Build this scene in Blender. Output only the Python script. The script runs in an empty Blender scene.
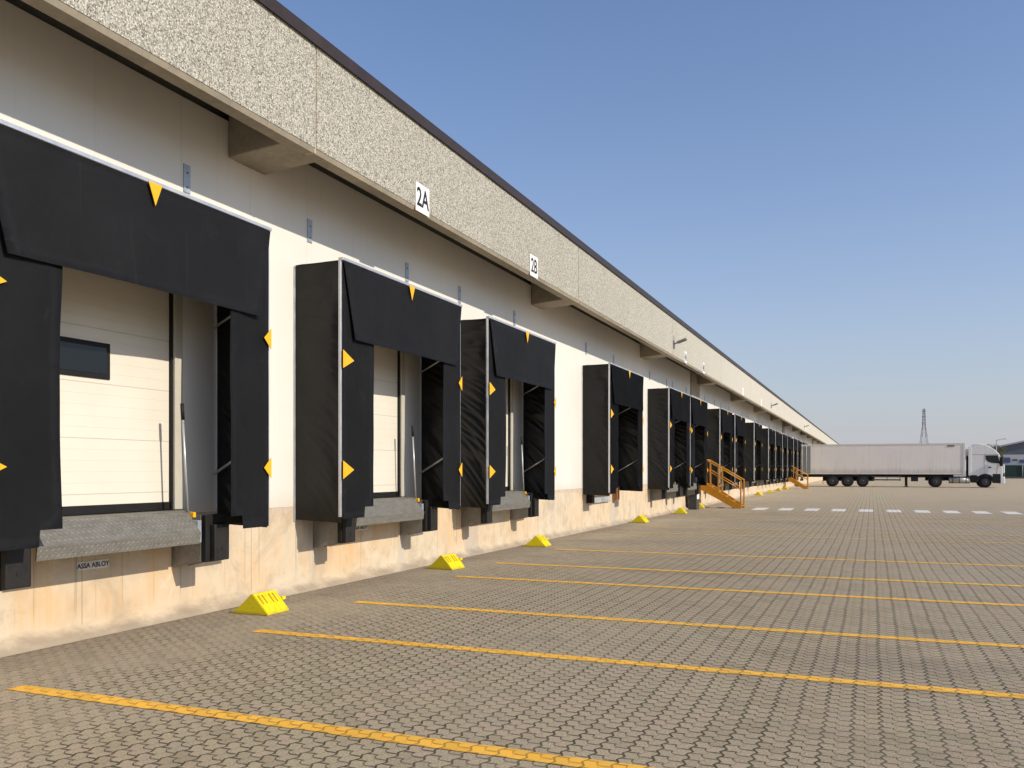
import bpy, bmesh, math, random
from mathutils import Vector, Matrix, noise
R = math.radians
random.seed(7)
scene = bpy.context.scene
col = scene.collection

# ------------------------------------------------------------------ nodes
class NT:
    def __init__(s, name):
        s.m = bpy.data.materials.new(name); s.m.use_nodes = True
        s.t = s.m.node_tree; s.b = s.t.nodes['Principled BSDF']
    def n(s, typ, **kw):
        nd = s.t.nodes.new(typ)
        for k, v in kw.items(): setattr(nd, k, v)
        return nd
    def set(s, sock, v):
        if isinstance(v, bpy.types.NodeSocket): s.t.links.new(v, sock)
        elif isinstance(v, (tuple, list)) and len(v) == 3 and sock.type == 'RGBA': sock.default_value = (*v, 1)
        else: sock.default_value = v
    def math(s, op, a, b=0.0, c=None, clamp=False):
        nd = s.n('ShaderNodeMath', operation=op, use_clamp=clamp)
        s.set(nd.inputs[0], a); s.set(nd.inputs[1], b)
        if c is not None: s.set(nd.inputs[2], c)
        return nd.outputs[0]
    def pos(s):
        if not hasattr(s, '_p'):
            g = s.n('ShaderNodeNewGeometry'); x = s.n('ShaderNodeSeparateXYZ')
            s.t.links.new(g.outputs['Position'], x.inputs[0]); s._p = (g.outputs['Position'], x.outputs[0], x.outputs[1], x.outputs[2])
        return s._p
    def vec(s, x, y, z):
        c = s.n('ShaderNodeCombineXYZ')
        for i, v in enumerate((x, y, z)): s.set(c.inputs[i], v)
        return c.outputs[0]
    def scaled(s, sx, sy, sz):
        p = s.pos()
        return s.vec(s.math('MULTIPLY', p[1], sx), s.math('MULTIPLY', p[2], sy), s.math('MULTIPLY', p[3], sz))
    def noise(s, v, scale=1, detail=4, rough=.55, dist=0):
        nd = s.n('ShaderNodeTexNoise'); s.set(nd.inputs['Vector'], v)
        for k, q in (('Scale', scale), ('Detail', detail), ('Roughness', rough), ('Distortion', dist)): nd.inputs[k].default_value = q
        return nd.outputs[0]
    def ramp(s, f, stops, interp='LINEAR'):
        nd = s.n('ShaderNodeValToRGB'); s.set(nd.inputs[0], f)
        cr = nd.color_ramp; cr.interpolation = interp
        while len(cr.elements) < len(stops): cr.elements.new(.5)
        for e, (p, c) in zip(cr.elements, stops):
            e.position = p; e.color = (*c, 1) if isinstance(c, (tuple, list)) else (c, c, c, 1)
        return nd.outputs[0]
    def mr(s, f, a, b, c=0.0, d=1.0):
        nd = s.n('ShaderNodeMapRange', interpolation_type='SMOOTHSTEP'); s.set(nd.inputs[0], f)
        for i, q in enumerate((a, b, c, d)): nd.inputs[i+1].default_value = q
        return nd.outputs[0]
    def mix(s, f, a, b, mode='MIX'):
        nd = s.n('ShaderNodeMix', data_type='RGBA', blend_type=mode)
        s.set(nd.inputs[0], f); s.set(nd.inputs[6], a); s.set(nd.inputs[7], b)
        return nd.outputs[2]
    def bump(s, h, strength=.3, dist=.01):
        nd = s.n('ShaderNodeBump'); nd.inputs['Strength'].default_value = strength; nd.inputs['Distance'].default_value = dist
        s.set(nd.inputs['Height'], h); s.t.links.new(nd.outputs[0], s.b.inputs['Normal'])
    def out(s, colr, rough=.7, metal=0.0, spec=.3):
        s.set(s.b.inputs['Base Color'], colr); s.set(s.b.inputs['Roughness'], rough)
        s.b.inputs['Metallic'].default_value = metal; s.b.inputs['Specular IOR Level'].default_value = spec
        return s.m

def simple(name, c, rough=.6, metal=0., spec=.3, var=.14, sc=3., bump=0.):
    n = NT(name); p = n.pos()[0]
    f = n.noise(p, sc, 5, .6); f2 = n.noise(p, sc*9, 3, .6)
    f = n.math('ADD', n.math('MULTIPLY', f, .65), n.math('MULTIPLY', f2, .35))
    lo = tuple(x*(1-var*2) for x in c); hi = tuple(min(1, x*(1+var*2)) for x in c)
    cc = n.ramp(f, [(.25, lo), (.75, hi)])
    if bump: n.bump(f2, bump, .004)
    return n.out(cc, n.mr(f, .3, .7, max(.05, rough-.1), min(1, rough+.1)), metal, spec)

M = {}
# ---- paver joints, shared by the paving and the paint that lies on it
def paver_nodes(n):
    P, X, Y, Z = n.pos()
    # gentle unevenness of the laid rows
    wx = n.math('MULTIPLY', n.math('SUBTRACT', n.noise(P, .8, 2), .5), .05)
    wy = n.math('MULTIPLY', n.math('SUBTRACT', n.noise(n.scaled(1, 1, 1), .6, 2), .5), .06)
    a = n.math('DIVIDE', n.math('ADD', X, wx), .168)
    b = n.math('DIVIDE', n.math('ADD', Y, wy), .118)
    fb = n.math('FRACT', n.math('ADD', b, 500.25))
    zig = n.math('SUBTRACT', n.math('MULTIPLY', n.math('ABSOLUTE', n.math('SUBTRACT', fb, .5)), 2.), .5)
    cc = n.math('ADD', n.math('ADD', a, n.math('MULTIPLY', zig, .17)), 500.)
    fc = n.math('FRACT', cc); ic = n.math('FLOOR', cc)
    dcol = n.math('SUBTRACT', .5, n.math('ABSOLUTE', n.math('SUBTRACT', fc, .5)))       # 0 on the column joint
    step = n.mr(fc, .40, .60, 0., .5)
    bb = n.math('ADD', n.math('ADD', b, step), 500.)
    fr = n.math('FRACT', bb); ir = n.math('FLOOR', bb)
    drow = n.math('SUBTRACT', .5, n.math('ABSOLUTE', n.math('SUBTRACT', fr, .5)))
    dmid = n.math('ABSOLUTE', n.math('SUBTRACT', fc, .5))
    jc = n.mr(dcol, .024, .066, 1., 0.); jr = n.mr(drow, .040, .115, 1., 0.)
    jm = n.math('MULTIPLY', n.mr(dmid, .012, .035, 1., 0.), .28)
    # sand-filled joints show less: patchy mask, clearer away from the wall
    near = n.mr(X, .3, 3.2, 0., 1.)
    pat = n.noise(n.scaled(1, .8, 1), .55, 4, .6)
    clear = n.math('ADD', n.math('MULTIPLY', near, .55), n.mr(pat, .38, .60, .22, .8), clamp=True)
    brk = n.mr(n.noise(P, 7., 3, .6), .36, .56, .35, 1.)
    brk = n.math('MAXIMUM', brk, n.math('MULTIPLY', near, .7))
    tick = n.math('MULTIPLY', n.mr(dmid, .04, .13, 1., 0.), .95)
    jr_ = n.math('MULTIPLY', jr, n.math('MAXIMUM', n.math('MULTIPLY', brk, .95), tick))
    j = n.math('MAXIMUM', n.math('MAXIMUM', n.math('MULTIPLY', jc, n.math('MAXIMUM', brk, n.math('MULTIPLY', near, .9))), jr_), jm)
    j = n.math('MULTIPLY', j, clear, clamp=True)
    wn = n.n('ShaderNodeTexWhiteNoise', noise_dimensions='2D'); n.set(wn.inputs['Vector'], n.vec(ic, ir, 0.))
    return j, wn.outputs['Value'], wn.outputs['Color'], near

def mk_paving():
    n = NT('concrete pavers'); P, X, Y, Z = n.pos()
    j, rnd, rcol, near = paver_nodes(n)
    base = n.ramp(rnd, [(0, (.32, .255, .165)), (.3, (.37, .298, .194)), (.6, (.395, .322, .206)), (.85, (.41, .31, .214)), (1, (.355, .298, .204))])
    big = n.noise(n.scaled(1, .5, 1), .22, 5, .6)
    base = n.mix(n.mr(big, .30, .72, .0, .5), base, (.41, .345, .25))
    # tyre dust and oil stains
    st = n.noise(n.scaled(.45, 1.0, 1), .42, 5, .62, .4)
    base = n.mix(n.mr(st, .52, .72, 0, .4), base, (.17, .143, .112))
    ol = n.noise(n.scaled(1, 1.3, 1), .33, 3, .5, .6)
    base = n.mix(n.mr(ol, .66, .76, 0, .35), base, (.16, .145, .125))
    fine = n.noise(P, 75, 4, .75)
    base = n.mix(.7, base, n.ramp(fine, [(.34, .40), (.5, .95), (.66, 1.42)]), 'MULTIPLY')
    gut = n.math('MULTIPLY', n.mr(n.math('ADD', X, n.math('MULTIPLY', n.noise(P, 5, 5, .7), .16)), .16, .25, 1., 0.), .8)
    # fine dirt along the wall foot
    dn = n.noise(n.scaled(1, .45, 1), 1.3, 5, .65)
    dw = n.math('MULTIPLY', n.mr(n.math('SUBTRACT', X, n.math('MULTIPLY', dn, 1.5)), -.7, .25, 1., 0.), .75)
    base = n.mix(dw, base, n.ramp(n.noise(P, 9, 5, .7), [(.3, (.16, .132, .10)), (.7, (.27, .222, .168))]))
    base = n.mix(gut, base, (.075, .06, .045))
    jcol = n.ramp(n.noise(n.scaled(1, 1, 1), .9, 3), [(.46, (.050, .038, .026)), (.62, (.050, .050, .020))])
    moss = n.mr(n.noise(n.scaled(.6, 1.1, 1), .75, 4, .6), .60, .72, 0, .30)
    base = n.mix(n.math('MULTIPLY', moss, n.mr(fine, .4, .6)), base, (.085, .085, .035))
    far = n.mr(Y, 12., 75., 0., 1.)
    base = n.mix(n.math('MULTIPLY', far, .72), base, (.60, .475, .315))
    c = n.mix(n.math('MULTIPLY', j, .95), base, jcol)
    sp = n.n('ShaderNodeTexVoronoi'); n.set(sp.inputs['Vector'], P); sp.inputs['Scale'].default_value = 1.7
    sc_ = n.n('ShaderNodeSeparateColor'); n.t.links.new(sp.outputs['Color'], sc_.inputs[0])
    dot = n.math('MULTIPLY', n.mr(sp.outputs['Distance'], .02, .035, 1., 0.), n.mr(sc_.outputs[0], .62, .64, 0., .8))
    c = n.mix(dot, c, n.mix(sc_.outputs[1], (.55, .50, .42), (.12, .09, .05)))
    h = n.math('SUBTRACT', n.math('MULTIPLY', fine, .12), j)
    h = n.math('ADD', h, n.math('MULTIPLY', rnd, .18))
    n.bump(h, .55, .006)
    return n.out(c, .82, 0, .25)
M['paving'] = mk_paving()

def mk_paint(name, c, wear):
    n = NT(name); P = n.pos()[0]
    j, rnd, rc, near = paver_nodes(n)
    w = n.noise(P, 14, 5, .7); w2 = n.noise(P, 1.3, 3)
    cc = n.mix(.5, c, n.ramp(rnd, [(0, .78), (1, 1.1)]), 'MULTIPLY')
    cc = n.mix(n.math('MULTIPLY', n.mr(n.math('ADD', w, n.math('MULTIPLY', w2, .5)), .95-wear, 1.2-wear), .8), cc, (.27, .225, .165))
    cc = n.mix(n.math('MULTIPLY', j, .72), cc, (.16, .10, .03))
    n.bump(n.math('SUBTRACT', n.math('MULTIPLY', rnd, .2), j), .4, .005)
    return n.out(cc, .7)
M['line'] = mk_paint('yellow road paint', (.88, .47, .06), .08)
M['line_faded'] = mk_paint('faded yellow road paint', (.72, .44, .11), .16)
M['zebra'] = mk_paint('white road paint', (.80, .77, .70), .06)

def mk_plinth():
    n = NT('stained concrete plinth'); P, X, Y, Z = n.pos()
    f = n.noise(P, 2.2, 6, .62)
    c = n.ramp(f, [(.28, (.46, .375, .265)), (.5, (.60, .50, .365)), (.75, (.66, .56, .42))])
    o = n.noise(n.scaled(1, .55, .45), .8, 4, .55, .3)
    streak = n.noise(n.scaled(1, 9, .35), 1., 4, .6)
    om = n.math('MULTIPLY', n.math('MULTIPLY', n.mr(o, .40, .60, 0, .9), n.mr(streak, .35, .65, .45, 1.)), n.mr(Z, .05, .3, .25, 1.))
    om = n.math('MULTIPLY', om, n.mr(Y, 9., 20., 1., .4))
    c = n.mix(om, c, (.66, .42, .21))
    st2 = n.noise(n.scaled(1, 16, .25), 1., 3, .5)
    up = n.mr(Z, .12, .35)
    c = n.mix(n.math('MULTIPLY', n.mr(st2, .58, .74, 0, .5), up), c, (.20, .165, .125))
    dm = n.noise(n.scaled(1, 1.1, .8), 1.1, 6, .7, .8)
    c = n.mix(n.mr(dm, .54, .66, 0, .38), c, (.33, .275, .205))
    c = n.mix(n.math('MULTIPLY', n.mr(dm, .44, .34, 0, .4), up), c, (.72, .66, .56))
    # grey repair patches
    gp = n.noise(n.scaled(1, .9, .2), .7, 2, .4)
    c = n.mix(n.mr(gp, .60, .64, 0, .5), c, (.42, .39, .35))
    # lighter rough band under the cladding, orange below it
    rb = n.noise(P, 6, 5, .7)
    band = n.mr(n.math('ADD', Z, n.math('MULTIPLY', n.math('SUBTRACT', rb, .5), .16)), 1.02, 1.045)
    c = n.mix(n.math('MULTIPLY', band, .8), c, n.ramp(rb, [(.3, (.42, .25, .13)), (.5, (.55, .47, .38)), (.75, (.50, .30, .15))]))
    # foot: dark splash and dust
    ft = n.noise(n.scaled(1, 1.5, 4), 1.4, 5, .65)
    c = n.mix(n.mr(n.math('SUBTRACT', Z, n.math('MULTIPLY', ft, .30)), -.15, .01, .75, 0.), c, (.25, .20, .145))
    # tie holes
    v = n.n('ShaderNodeTexVoronoi'); n.set(v.inputs['Vector'], n.scaled(0, 1.4, 2.2)); v.inputs['Scale'].default_value = 1.7
    c = n.mix(n.mr(v.outputs['Distance'], .030, .046, .75, 0), c, (.09, .07, .055))
    # pour joints
    fy = n.math('FRACT', n.math('DIVIDE', Y, 2.47)); dj = n.math('ABSOLUTE', n.math('SUBTRACT', fy, .5))
    c = n.mix(n.math('MULTIPLY', n.mr(dj, .001, .004, .5, 0), n.mr(Z, .1, .14)), c, (.20, .16, .12))
    pit = n.noise(P, 40, 4, .7)
    c = n.mix(n.mr(pit, .64, .72, 0, .35), c, (.18, .14, .10))
    n.bump(n.math('ADD', n.math('MULTIPLY', f, .5), n.math('MULTIPLY', pit, .5)), .35, .012)
    return n.out(c, .85, 0, .2)
M['plinth'] = mk_plinth()

def mk_wall():
    n = NT('white sandwich panel'); P, X, Y, Z = n.pos()
    f = n.noise(P, .8, 4)
    c = n.ramp(f, [(.3, (.72, .68, .61)), (.7, (.765, .73, .665))])
    fy = n.math('FRACT', n.math('DIVIDE', Y, 1.15)); d = n.math('ABSOLUTE', n.math('SUBTRACT', fy, .5))
    jt = n.mr(d, .004, .010, 1, 0)
    c = n.mix(n.math('MULTIPLY', jt, .13), c, (.40, .38, .34))
    dr = n.noise(n.scaled(1, 12, .22), 1., 4, .6)
    c = n.mix(n.math('MULTIPLY', n.mr(dr, .52, .72, 0, .08), 1.), c, (.48, .43, .35))
    low = n.math('MULTIPLY', n.mr(n.math('ADD', Z, n.math('MULTIPLY', f, .25)), 1.2, 1.5, 1, 0), .35)
    c = n.mix(low, c, (.55, .45, .34))
    rib = n.math('PINGPONG', n.math('MULTIPLY', Y, 20.), .5)
    n.bump(n.math('SUBTRACT', n.math('MULTIPLY', rib, .12), jt), .3, .006)
    return n.out(c, .5, 0, .35)
M['wall'] = mk_wall()

def mk_aggregate():
    n = NT('exposed aggregate panel'); P, X, Y, Z = n.pos()
    v = n.n('ShaderNodeTexVoronoi'); n.set(v.inputs['Vector'], P); v.inputs['Scale'].default_value = 70.; v.inputs['Randomness'].default_value = 1
    sx = n.n('ShaderNodeSeparateColor'); n.t.links.new(v.outputs['Color'], sx.inputs[0])
    c = n.ramp(sx.outputs[0], [(0, (.05, .046, .04)), (.2, (.15, .14, .12)), (.36, (.33, .31, .26)), (.58, (.475, .45, .375)), (.8, (.57, .545, .46)), (1, (.66, .635, .56))])
    c = n.mix(n.mr(v.outputs['Distance'], .35, .62, 0, .6), c, (.20, .185, .15))
    st = n.noise(n.scaled(1, 1.2, .15), 1., 4, .6)
    c = n.mix(n.mr(st, .5, .75, 0, .3), c, (.62, .57, .48), 'MULTIPLY')
    tn = n.noise(P, 14, 3, .6)
    c = n.mix(n.mr(tn, .35, .7, .0, .26), c, (.56, .53, .445))
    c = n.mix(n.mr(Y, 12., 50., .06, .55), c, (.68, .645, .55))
    n.bump(n.math('SUBTRACT', 1., v.outputs['Distance']), .35, .008)
    return n.out(c, .85, 0, .2)
M['aggregate'] = mk_aggregate()
M['precast'] = simple('smooth precast concrete', (.34, .295, .225), .85, var=.18, sc=1.6, bump=.2)
M['joint'] = simple('panel joint sealant', (.56, .46, .31), .8)
M['soffit'] = simple('gap-shade soffit', (.035, .03, .026), .9)  # near-black stands in for the shade of the void behind the fascia
M['coping'] = simple('brown metal coping', (.045, .032, .028), .45, .2)
M['roof'] = simple('roof membrane', (.25, .25, .25), .9)

def mk_fabric(name, c, rough, scuff):
    n = NT(name); P = n.pos()[0]
    f = n.noise(P, 1.1, 5, .62, .3)
    cc = n.ramp(f, [(.3, tuple(x*.8 for x in c)), (.7, tuple(x*1.25 for x in c))])
    s = n.noise(n.scaled(1, 1.2, 1.2), 2.3, 5, .68, .6)
    cc = n.mix(n.mr(s, .60, .78, 0, scuff), cc, (.075, .068, .058))
    tr = n.noise(n.scaled(1, 22, .7), 1., 3, .5)
    cc = n.mix(n.mr(tr, .63, .72, 0, scuff*.35), cc, (.07, .064, .056))
    w = n.noise(P, 3.2, 3, .5, .4)
    n.bump(n.math('ADD', n.math('MULTIPLY', w, 1.), n.math('MULTIPLY', n.noise(P, 160, 2), .05)), .35, .03)
    return n.out(cc, rough, 0, .3)
M['curtain'] = mk_fabric('black curtain rubber', (.0155, .0155, .0167), .62, .36)
M['head'] = mk_fabric('black head curtain rubber', (.019, .019, .0203), .60, .5)
M['side'] = mk_fabric('black side tarpaulin', (.0068, .0067, .0062), .36, .12)
M['marker'] = simple('yellow marker vinyl', (.86, .43, .012), .5, var=.05)
M['alu'] = simple('aluminium profile', (.66, .66, .67), .38, .75, var=.06, sc=6)
M['galv'] = simple('galvanised plate', (.42, .46, .52), .5, .55, var=.12, sc=8)
M['steel'] = simple('dirty grey steel', (.25, .235, .205), .6, .35, var=.22, sc=5, bump=.2)
M['rubber'] = simple('black rubber', (.011, .0105, .010), .65, var=.2, sc=6, bump=.2)
M['worn_rubber'] = simple('worn rubber face', (.018, .016, .015), .6, var=.25, sc=9, bump=.4)
M['jamb'] = simple('cream door jamb', (.52, .49, .41), .5, var=.06)
M['glass'] = simple('dark glass', (.008, .010, .011), .06, spec=.45, var=.05)
M['white'] = simple('white plastic', (.80, .79, .76), .45, var=.03)
M['ink'] = simple('black print', (.015, .015, .016), .5, var=.02)
M['plate'] = simple('faded aluminium nameplate', (.66, .64, .60), .5, .0, var=.12, sc=12)
M['rust'] = simple('rusty steel', (.33, .15, .055), .8, .1, var=.4, sc=14, bump=.3)
M['steel_pale'] = simple('weathered whitish steel', (.36, .36, .35), .7, .0, var=.3, sc=9)
M['rod'] = simple('pale grey rod', (.55, .56, .56), .4, .5, var=.06)

def mk_door():
    n = NT('cream sectional door'); P, X, Y, Z = n.pos()
    def lines(period, w):
        q = n.math('FRACT', n.math('DIVIDE', Z, period))
        return n.mr(n.math('ABSOLUTE', n.math('SUBTRACT', q, .5)), w*.5, w, 1, 0)
    big, small = lines(.545, .012), lines(.109, .035)
    f = n.noise(P, 1.3, 4)
    c = n.ramp(f, [(.3, (.69, .635, .53)), (.7, (.74, .69, .59))])
    c = n.mix(n.math('MULTIPLY', small, .2), c, (.42, .38, .30)); c = n.mix(n.math('MULTIPLY', big, .36), c, (.33, .30, .24))
    n.bump(n.math('SUBTRACT', 0, n.math('ADD', big, n.math('MULTIPLY', small, .4))), .35, .006)
    return n.out(c, .5, 0, .3)
M['door'] = mk_door()

def mk_tread():
    n = NT('galvanised tread plate'); P, X, Y, Z = n.pos()
    a = n.math('MULTIPLY', n.math('ADD', Y, n.math('MULTIPLY', Z, 1.1)), 17.); b = n.math('MULTIPLY', n.math('SUBTRACT', Y, n.math('MULTIPLY', Z, 1.1)), 17.)
    fa = n.math('ABSOLUTE', n.math('SUBTRACT', n.math('FRACT', a), .5)); fb = n.math('ABSOLUTE', n.math('SUBTRACT', n.math('FRACT', b), .5))
    ck = n.math('MODULO', n.math('ABSOLUTE', n.math('ADD', n.math('FLOOR', a), n.math('FLOOR', b))), 2.)
    d1 = n.math('ADD', n.math('MULTIPLY', fa, 3.2), fb); d2 = n.math('ADD', n.math('MULTIPLY', fb, 3.2), fa)
    dd = n.math('ADD', n.math('MULTIPLY', d1, ck), n.math('MULTIPLY', d2, n.math('SUBTRACT', 1., ck)))
    h = n.mr(dd, .25, .6, 1, 0)
    f = n.noise(n.scaled(2, 3, 9), 2.2, 6, .7)
    c = n.ramp(f, [(.30, (.20, .18, .145)), (.5, (.29, .275, .24)), (.72, (.37, .355, .315))])
    c = n.mix(n.math('MULTIPLY', n.math('SUBTRACT', 1., h), .55), c, (.13, .12, .10))
    n.bump(h, .7, .006)
    return n.out(c, .5, .35, .4)
M['tread'] = mk_tread()
def mk_chock():
    n = NT('lemon yellow plastic'); P, X, Y, Z = n.pos()
    f = n.noise(P, 9, 5, .65); g = n.noise(P, 34, 4, .7)
    c = n.ramp(f, [(.3, (.74, .60, .008)), (.7, (.84, .70, .012))])
    c = n.mix(n.mr(n.math('SUBTRACT', Z, n.math('MULTIPLY', f, .09)), -.04, .0, .6, 0), c, (.30, .23, .05))
    c = n.mix(n.mr(g, .58, .7, 0, .5), c, (.30, .23, .04))
    return n.out(c, n.mr(g, .3, .7, .4, .65), 0, .3)
M['chock'] = mk_chock()
M['chock_slot_shade'] = simple('shaded slot in yellow plastic', (.40, .26, .005), .6, var=.15, sc=8)  # darker yellow holds the shade inside the slots, drawn as flat quads
M['stair'] = simple('orange yellow steel paint', (.56, .235, .016), .45, var=.10, sc=4)
M['tray'] = simple('stair tread grating', (.42, .20, .03), .6, var=.2, sc=9)
def mk_trailer():
    n = NT('dusty white trailer side'); P, X, Y, Z = n.pos()
    f = n.noise(n.scaled(.5, .5, .5), 1.1, 5, .6); s = n.noise(n.scaled(3, 1, .3), 1., 4, .6)
    c = n.ramp(f, [(.3, (.84, .77, .69)), (.7, (.88, .815, .735))])
    c = n.mix(n.mr(s, .5, .75, 0, .13), c, (.40, .34, .28))
    c = n.mix(n.mr(n.math('SUBTRACT', Z, n.math('MULTIPLY', s, .6)), 1.0, 1.6, .35, 0), c, (.22, .18, .14))
    fx = n.math('FRACT', n.math('DIVIDE', X, 2.7)); d = n.math('ABSOLUTE', n.math('SUBTRACT', fx, .5))
    c = n.mix(n.mr(d, .003, .007, .2, 0), c, (.2, .18, .16))
    return n.out(c, .5, 0, .35)
M['trailer'] = mk_trailer()
M['trailer_trim'] = simple('pale aluminium trailer rail', (.70, .67, .61), .45, .0, var=.08)
M['trailer_door'] = simple('grey trailer door skin', (.24, .245, .235), .5, .1, var=.12)
M['chassis'] = simple('black chassis steel', (.018, .017, .016), .7, var=.3)
M['tyre'] = simple('tyre rubber', (.02, .019, .018), .85, var=.2)
M['rim'] = simple('dull steel rim', (.07, .068, .065), .5, .3, var=.2)
M['cab'] = simple('white cab paint', (.77, .75, .70), .3, spec=.5, var=.03)
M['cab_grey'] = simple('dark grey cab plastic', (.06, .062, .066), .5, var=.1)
M['tank'] = simple('brushed aluminium tank', (.42, .41, .39), .4, .5, var=.12)
M['far_clad'] = simple('hazy blue grey cladding', (.155, .158, .172), .6, var=.08, sc=.3)
M['far_white'] = simple('far white hoarding', (.50, .50, .49), .6, var=.05)
M['far_blue'] = simple('far blue lettering', (.085, .10, .20), .6, var=.05)
M['far_green'] = simple('dark green mesh sheet', (.022, .045, .042), .8, var=.2, sc=.8)
M['far_grey'] = simple('far grey plinth', (.10, .10, .10), .8, var=.1)
M['pylon'] = simple('hazy pylon steel', (.30, .28, .33), .7, .1, var=.05)
M['lamp_post'] = simple('grey lamp post', (.42, .42, .44), .6, .2, var=.05)
M['lamp_steel'] = simple('grey floodlight housing', (.24, .235, .225), .5, .3, var=.08)
M['bark'] = simple('bark', (.07, .05, .035), .9, var=.3, sc=5)
def mk_leaf():
    n = NT('hazy olive leaves'); P = n.pos()[0]
    f = n.noise(P, .9, 4, .6)
    return n.out(n.ramp(f, [(.3, (.055, .058, .028)), (.55, (.10, .10, .045)), (.75, (.16, .125, .06))]), .8, 0, .2)
M['leaf'] = mk_leaf()
def mk_earth():
    n = NT('dry far ground'); P = n.pos()[0]
    f = n.noise(P, .03, 5, .6); g = n.noise(P, 1.5, 4, .6)
    c = n.ramp(f, [(.35, (.30, .25, .18)), (.6, (.38, .33, .25))])
    return n.out(n.mix(n.mr(g, .4, .7, 0, .3), c, (.2, .18, .12)), .95, 0, .1)
M['earth'] = mk_earth()

# ------------------------------------------------------------------ mesh helper
class MB:
    def __init__(s): s.bm = bmesh.new()
    def box(s, x0, x1, y0, y1, z0, z1, bev=0., seg=1, rot=None):
        t = bmesh.new()
        vs = [t.verts.new((x, y, z)) for x in (x0, x1) for y in (y0, y1) for z in (z0, z1)]
        for q in ((0,1,3,2),(4,6,7,5),(0,4,5,1),(2,3,7,6),(0,2,6,4),(1,5,7,3)): t.faces.new([vs[i] for i in q])
        bmesh.ops.recalc_face_normals(t, faces=t.faces)
        if bev: bmesh.ops.bevel(t, geom=t.edges[:], offset=bev, segments=seg, affect='EDGES', profile=.5)
        if rot is not None:
            c = Vector(((x0+x1)/2, (y0+y1)/2, (z0+z1)/2))
            bmesh.ops.transform(t, matrix=Matrix.Translation(c) @ rot.to_4x4() @ Matrix.Translation(-c), verts=t.verts)
        s._take(t); return s
    def _take(s, t):
        mp = {}
        for v in t.verts: mp[v.index if False else v] = s.bm.verts.new(v.co)
        for f in t.faces:
            g = s.bm.faces.new([mp[v] for v in f.verts]); g.smooth = f.smooth
        t.free()
    def prism(s, pts, axis, a, b, bev=0., seg=1):
        # pts in the two other axes (x,z for axis y; x,y for axis z; y,z for axis x)
        t = bmesh.new()
        def P(p, w): return {'y': (p[0], w, p[1]), 'z': (p[0], p[1], w), 'x': (w, p[0], p[1])}[axis]
        A = [t.verts.new(P(p, a)) for p in pts]; B = [t.verts.new(P(p, b)) for p in pts]
        t.faces.new(A); t.faces.new(B[::-1])
        for i in range(len(pts)):
            k = (i+1) % len(pts); t.faces.new([A[i], B[i], B[k], A[k]])
        bmesh.ops.recalc_face_normals(t, faces=t.faces)
        if bev: bmesh.ops.bevel(t, geom=t.edges[:], offset=bev, segments=seg, affect='EDGES', profile=.5)
        s._take(t); return s
    def tube(s, p, q, r, r2=None, n=10, cap=True):
        p, q = Vector(p), Vector(q); r2 = r if r2 is None else r2
        d = (q-p).normalized(); u = d.orthogonal().normalized(); v = d.cross(u)
        A, B = [], []
        for i in range(n):
            a = 2*math.pi*i/n; o = u*math.cos(a)+v*math.sin(a)
            A.append(s.bm.verts.new(p+o*r)); B.append(s.bm.verts.new(q+o*r2))
        for i in range(n):
            k = (i+1) % n; f = s.bm.faces.new([A[i], A[k], B[k], B[i]]); f.smooth = True
        if cap: s.bm.faces.new(A[::-1]); s.bm.faces.new(B)
        return s
    def lathe_y(s, c, prof, n=28):
        # prof: (radius, y) closed ring profile round the y axis
        rings = []
        for (r, y) in prof:
            rings.append([s.bm.verts.new((c[0]+r*math.cos(2*math.pi*i/n), c[1]+y, c[2]+r*math.sin(2*math.pi*i/n))) for i in range(n)])
        for a in range(len(prof)-1):
            for i in range(n):
                k = (i+1) % n; f = s.bm.faces.new([rings[a][i], rings[a][k], rings[a+1][k], rings[a+1][i]]); f.smooth = True
        s.bm.faces.new(rings[0]); s.bm.faces.new(rings[-1][::-1])
        return s
    def quad(s, *pts):
        s.bm.faces.new([s.bm.verts.new(p) for p in pts]); return s
    def grid(s, fn, nu, nv):
        g = [[s.bm.verts.new(fn(i/nu, j/nv)) for j in range(nv+1)] for i in range(nu+1)]
        for i in range(nu):
            for j in range(nv):
                f = s.bm.faces.new([g[i][j], g[i+1][j], g[i+1][j+1], g[i][j+1]]); f.smooth = True
        return s
    def build(s, name, mat, parent=None, recalc=False, loc=None):
        if recalc: bmesh.ops.recalc_face_normals(s.bm, faces=s.bm.faces)
        me = bpy.data.meshes.new(name); s.bm.to_mesh(me); s.bm.free()
        me.materials.append(mat)
        o = bpy.data.objects.new(name, me); col.objects.link(o)
        if parent is not None: o.parent = parent
        if loc: o.location = loc
        return o

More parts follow.
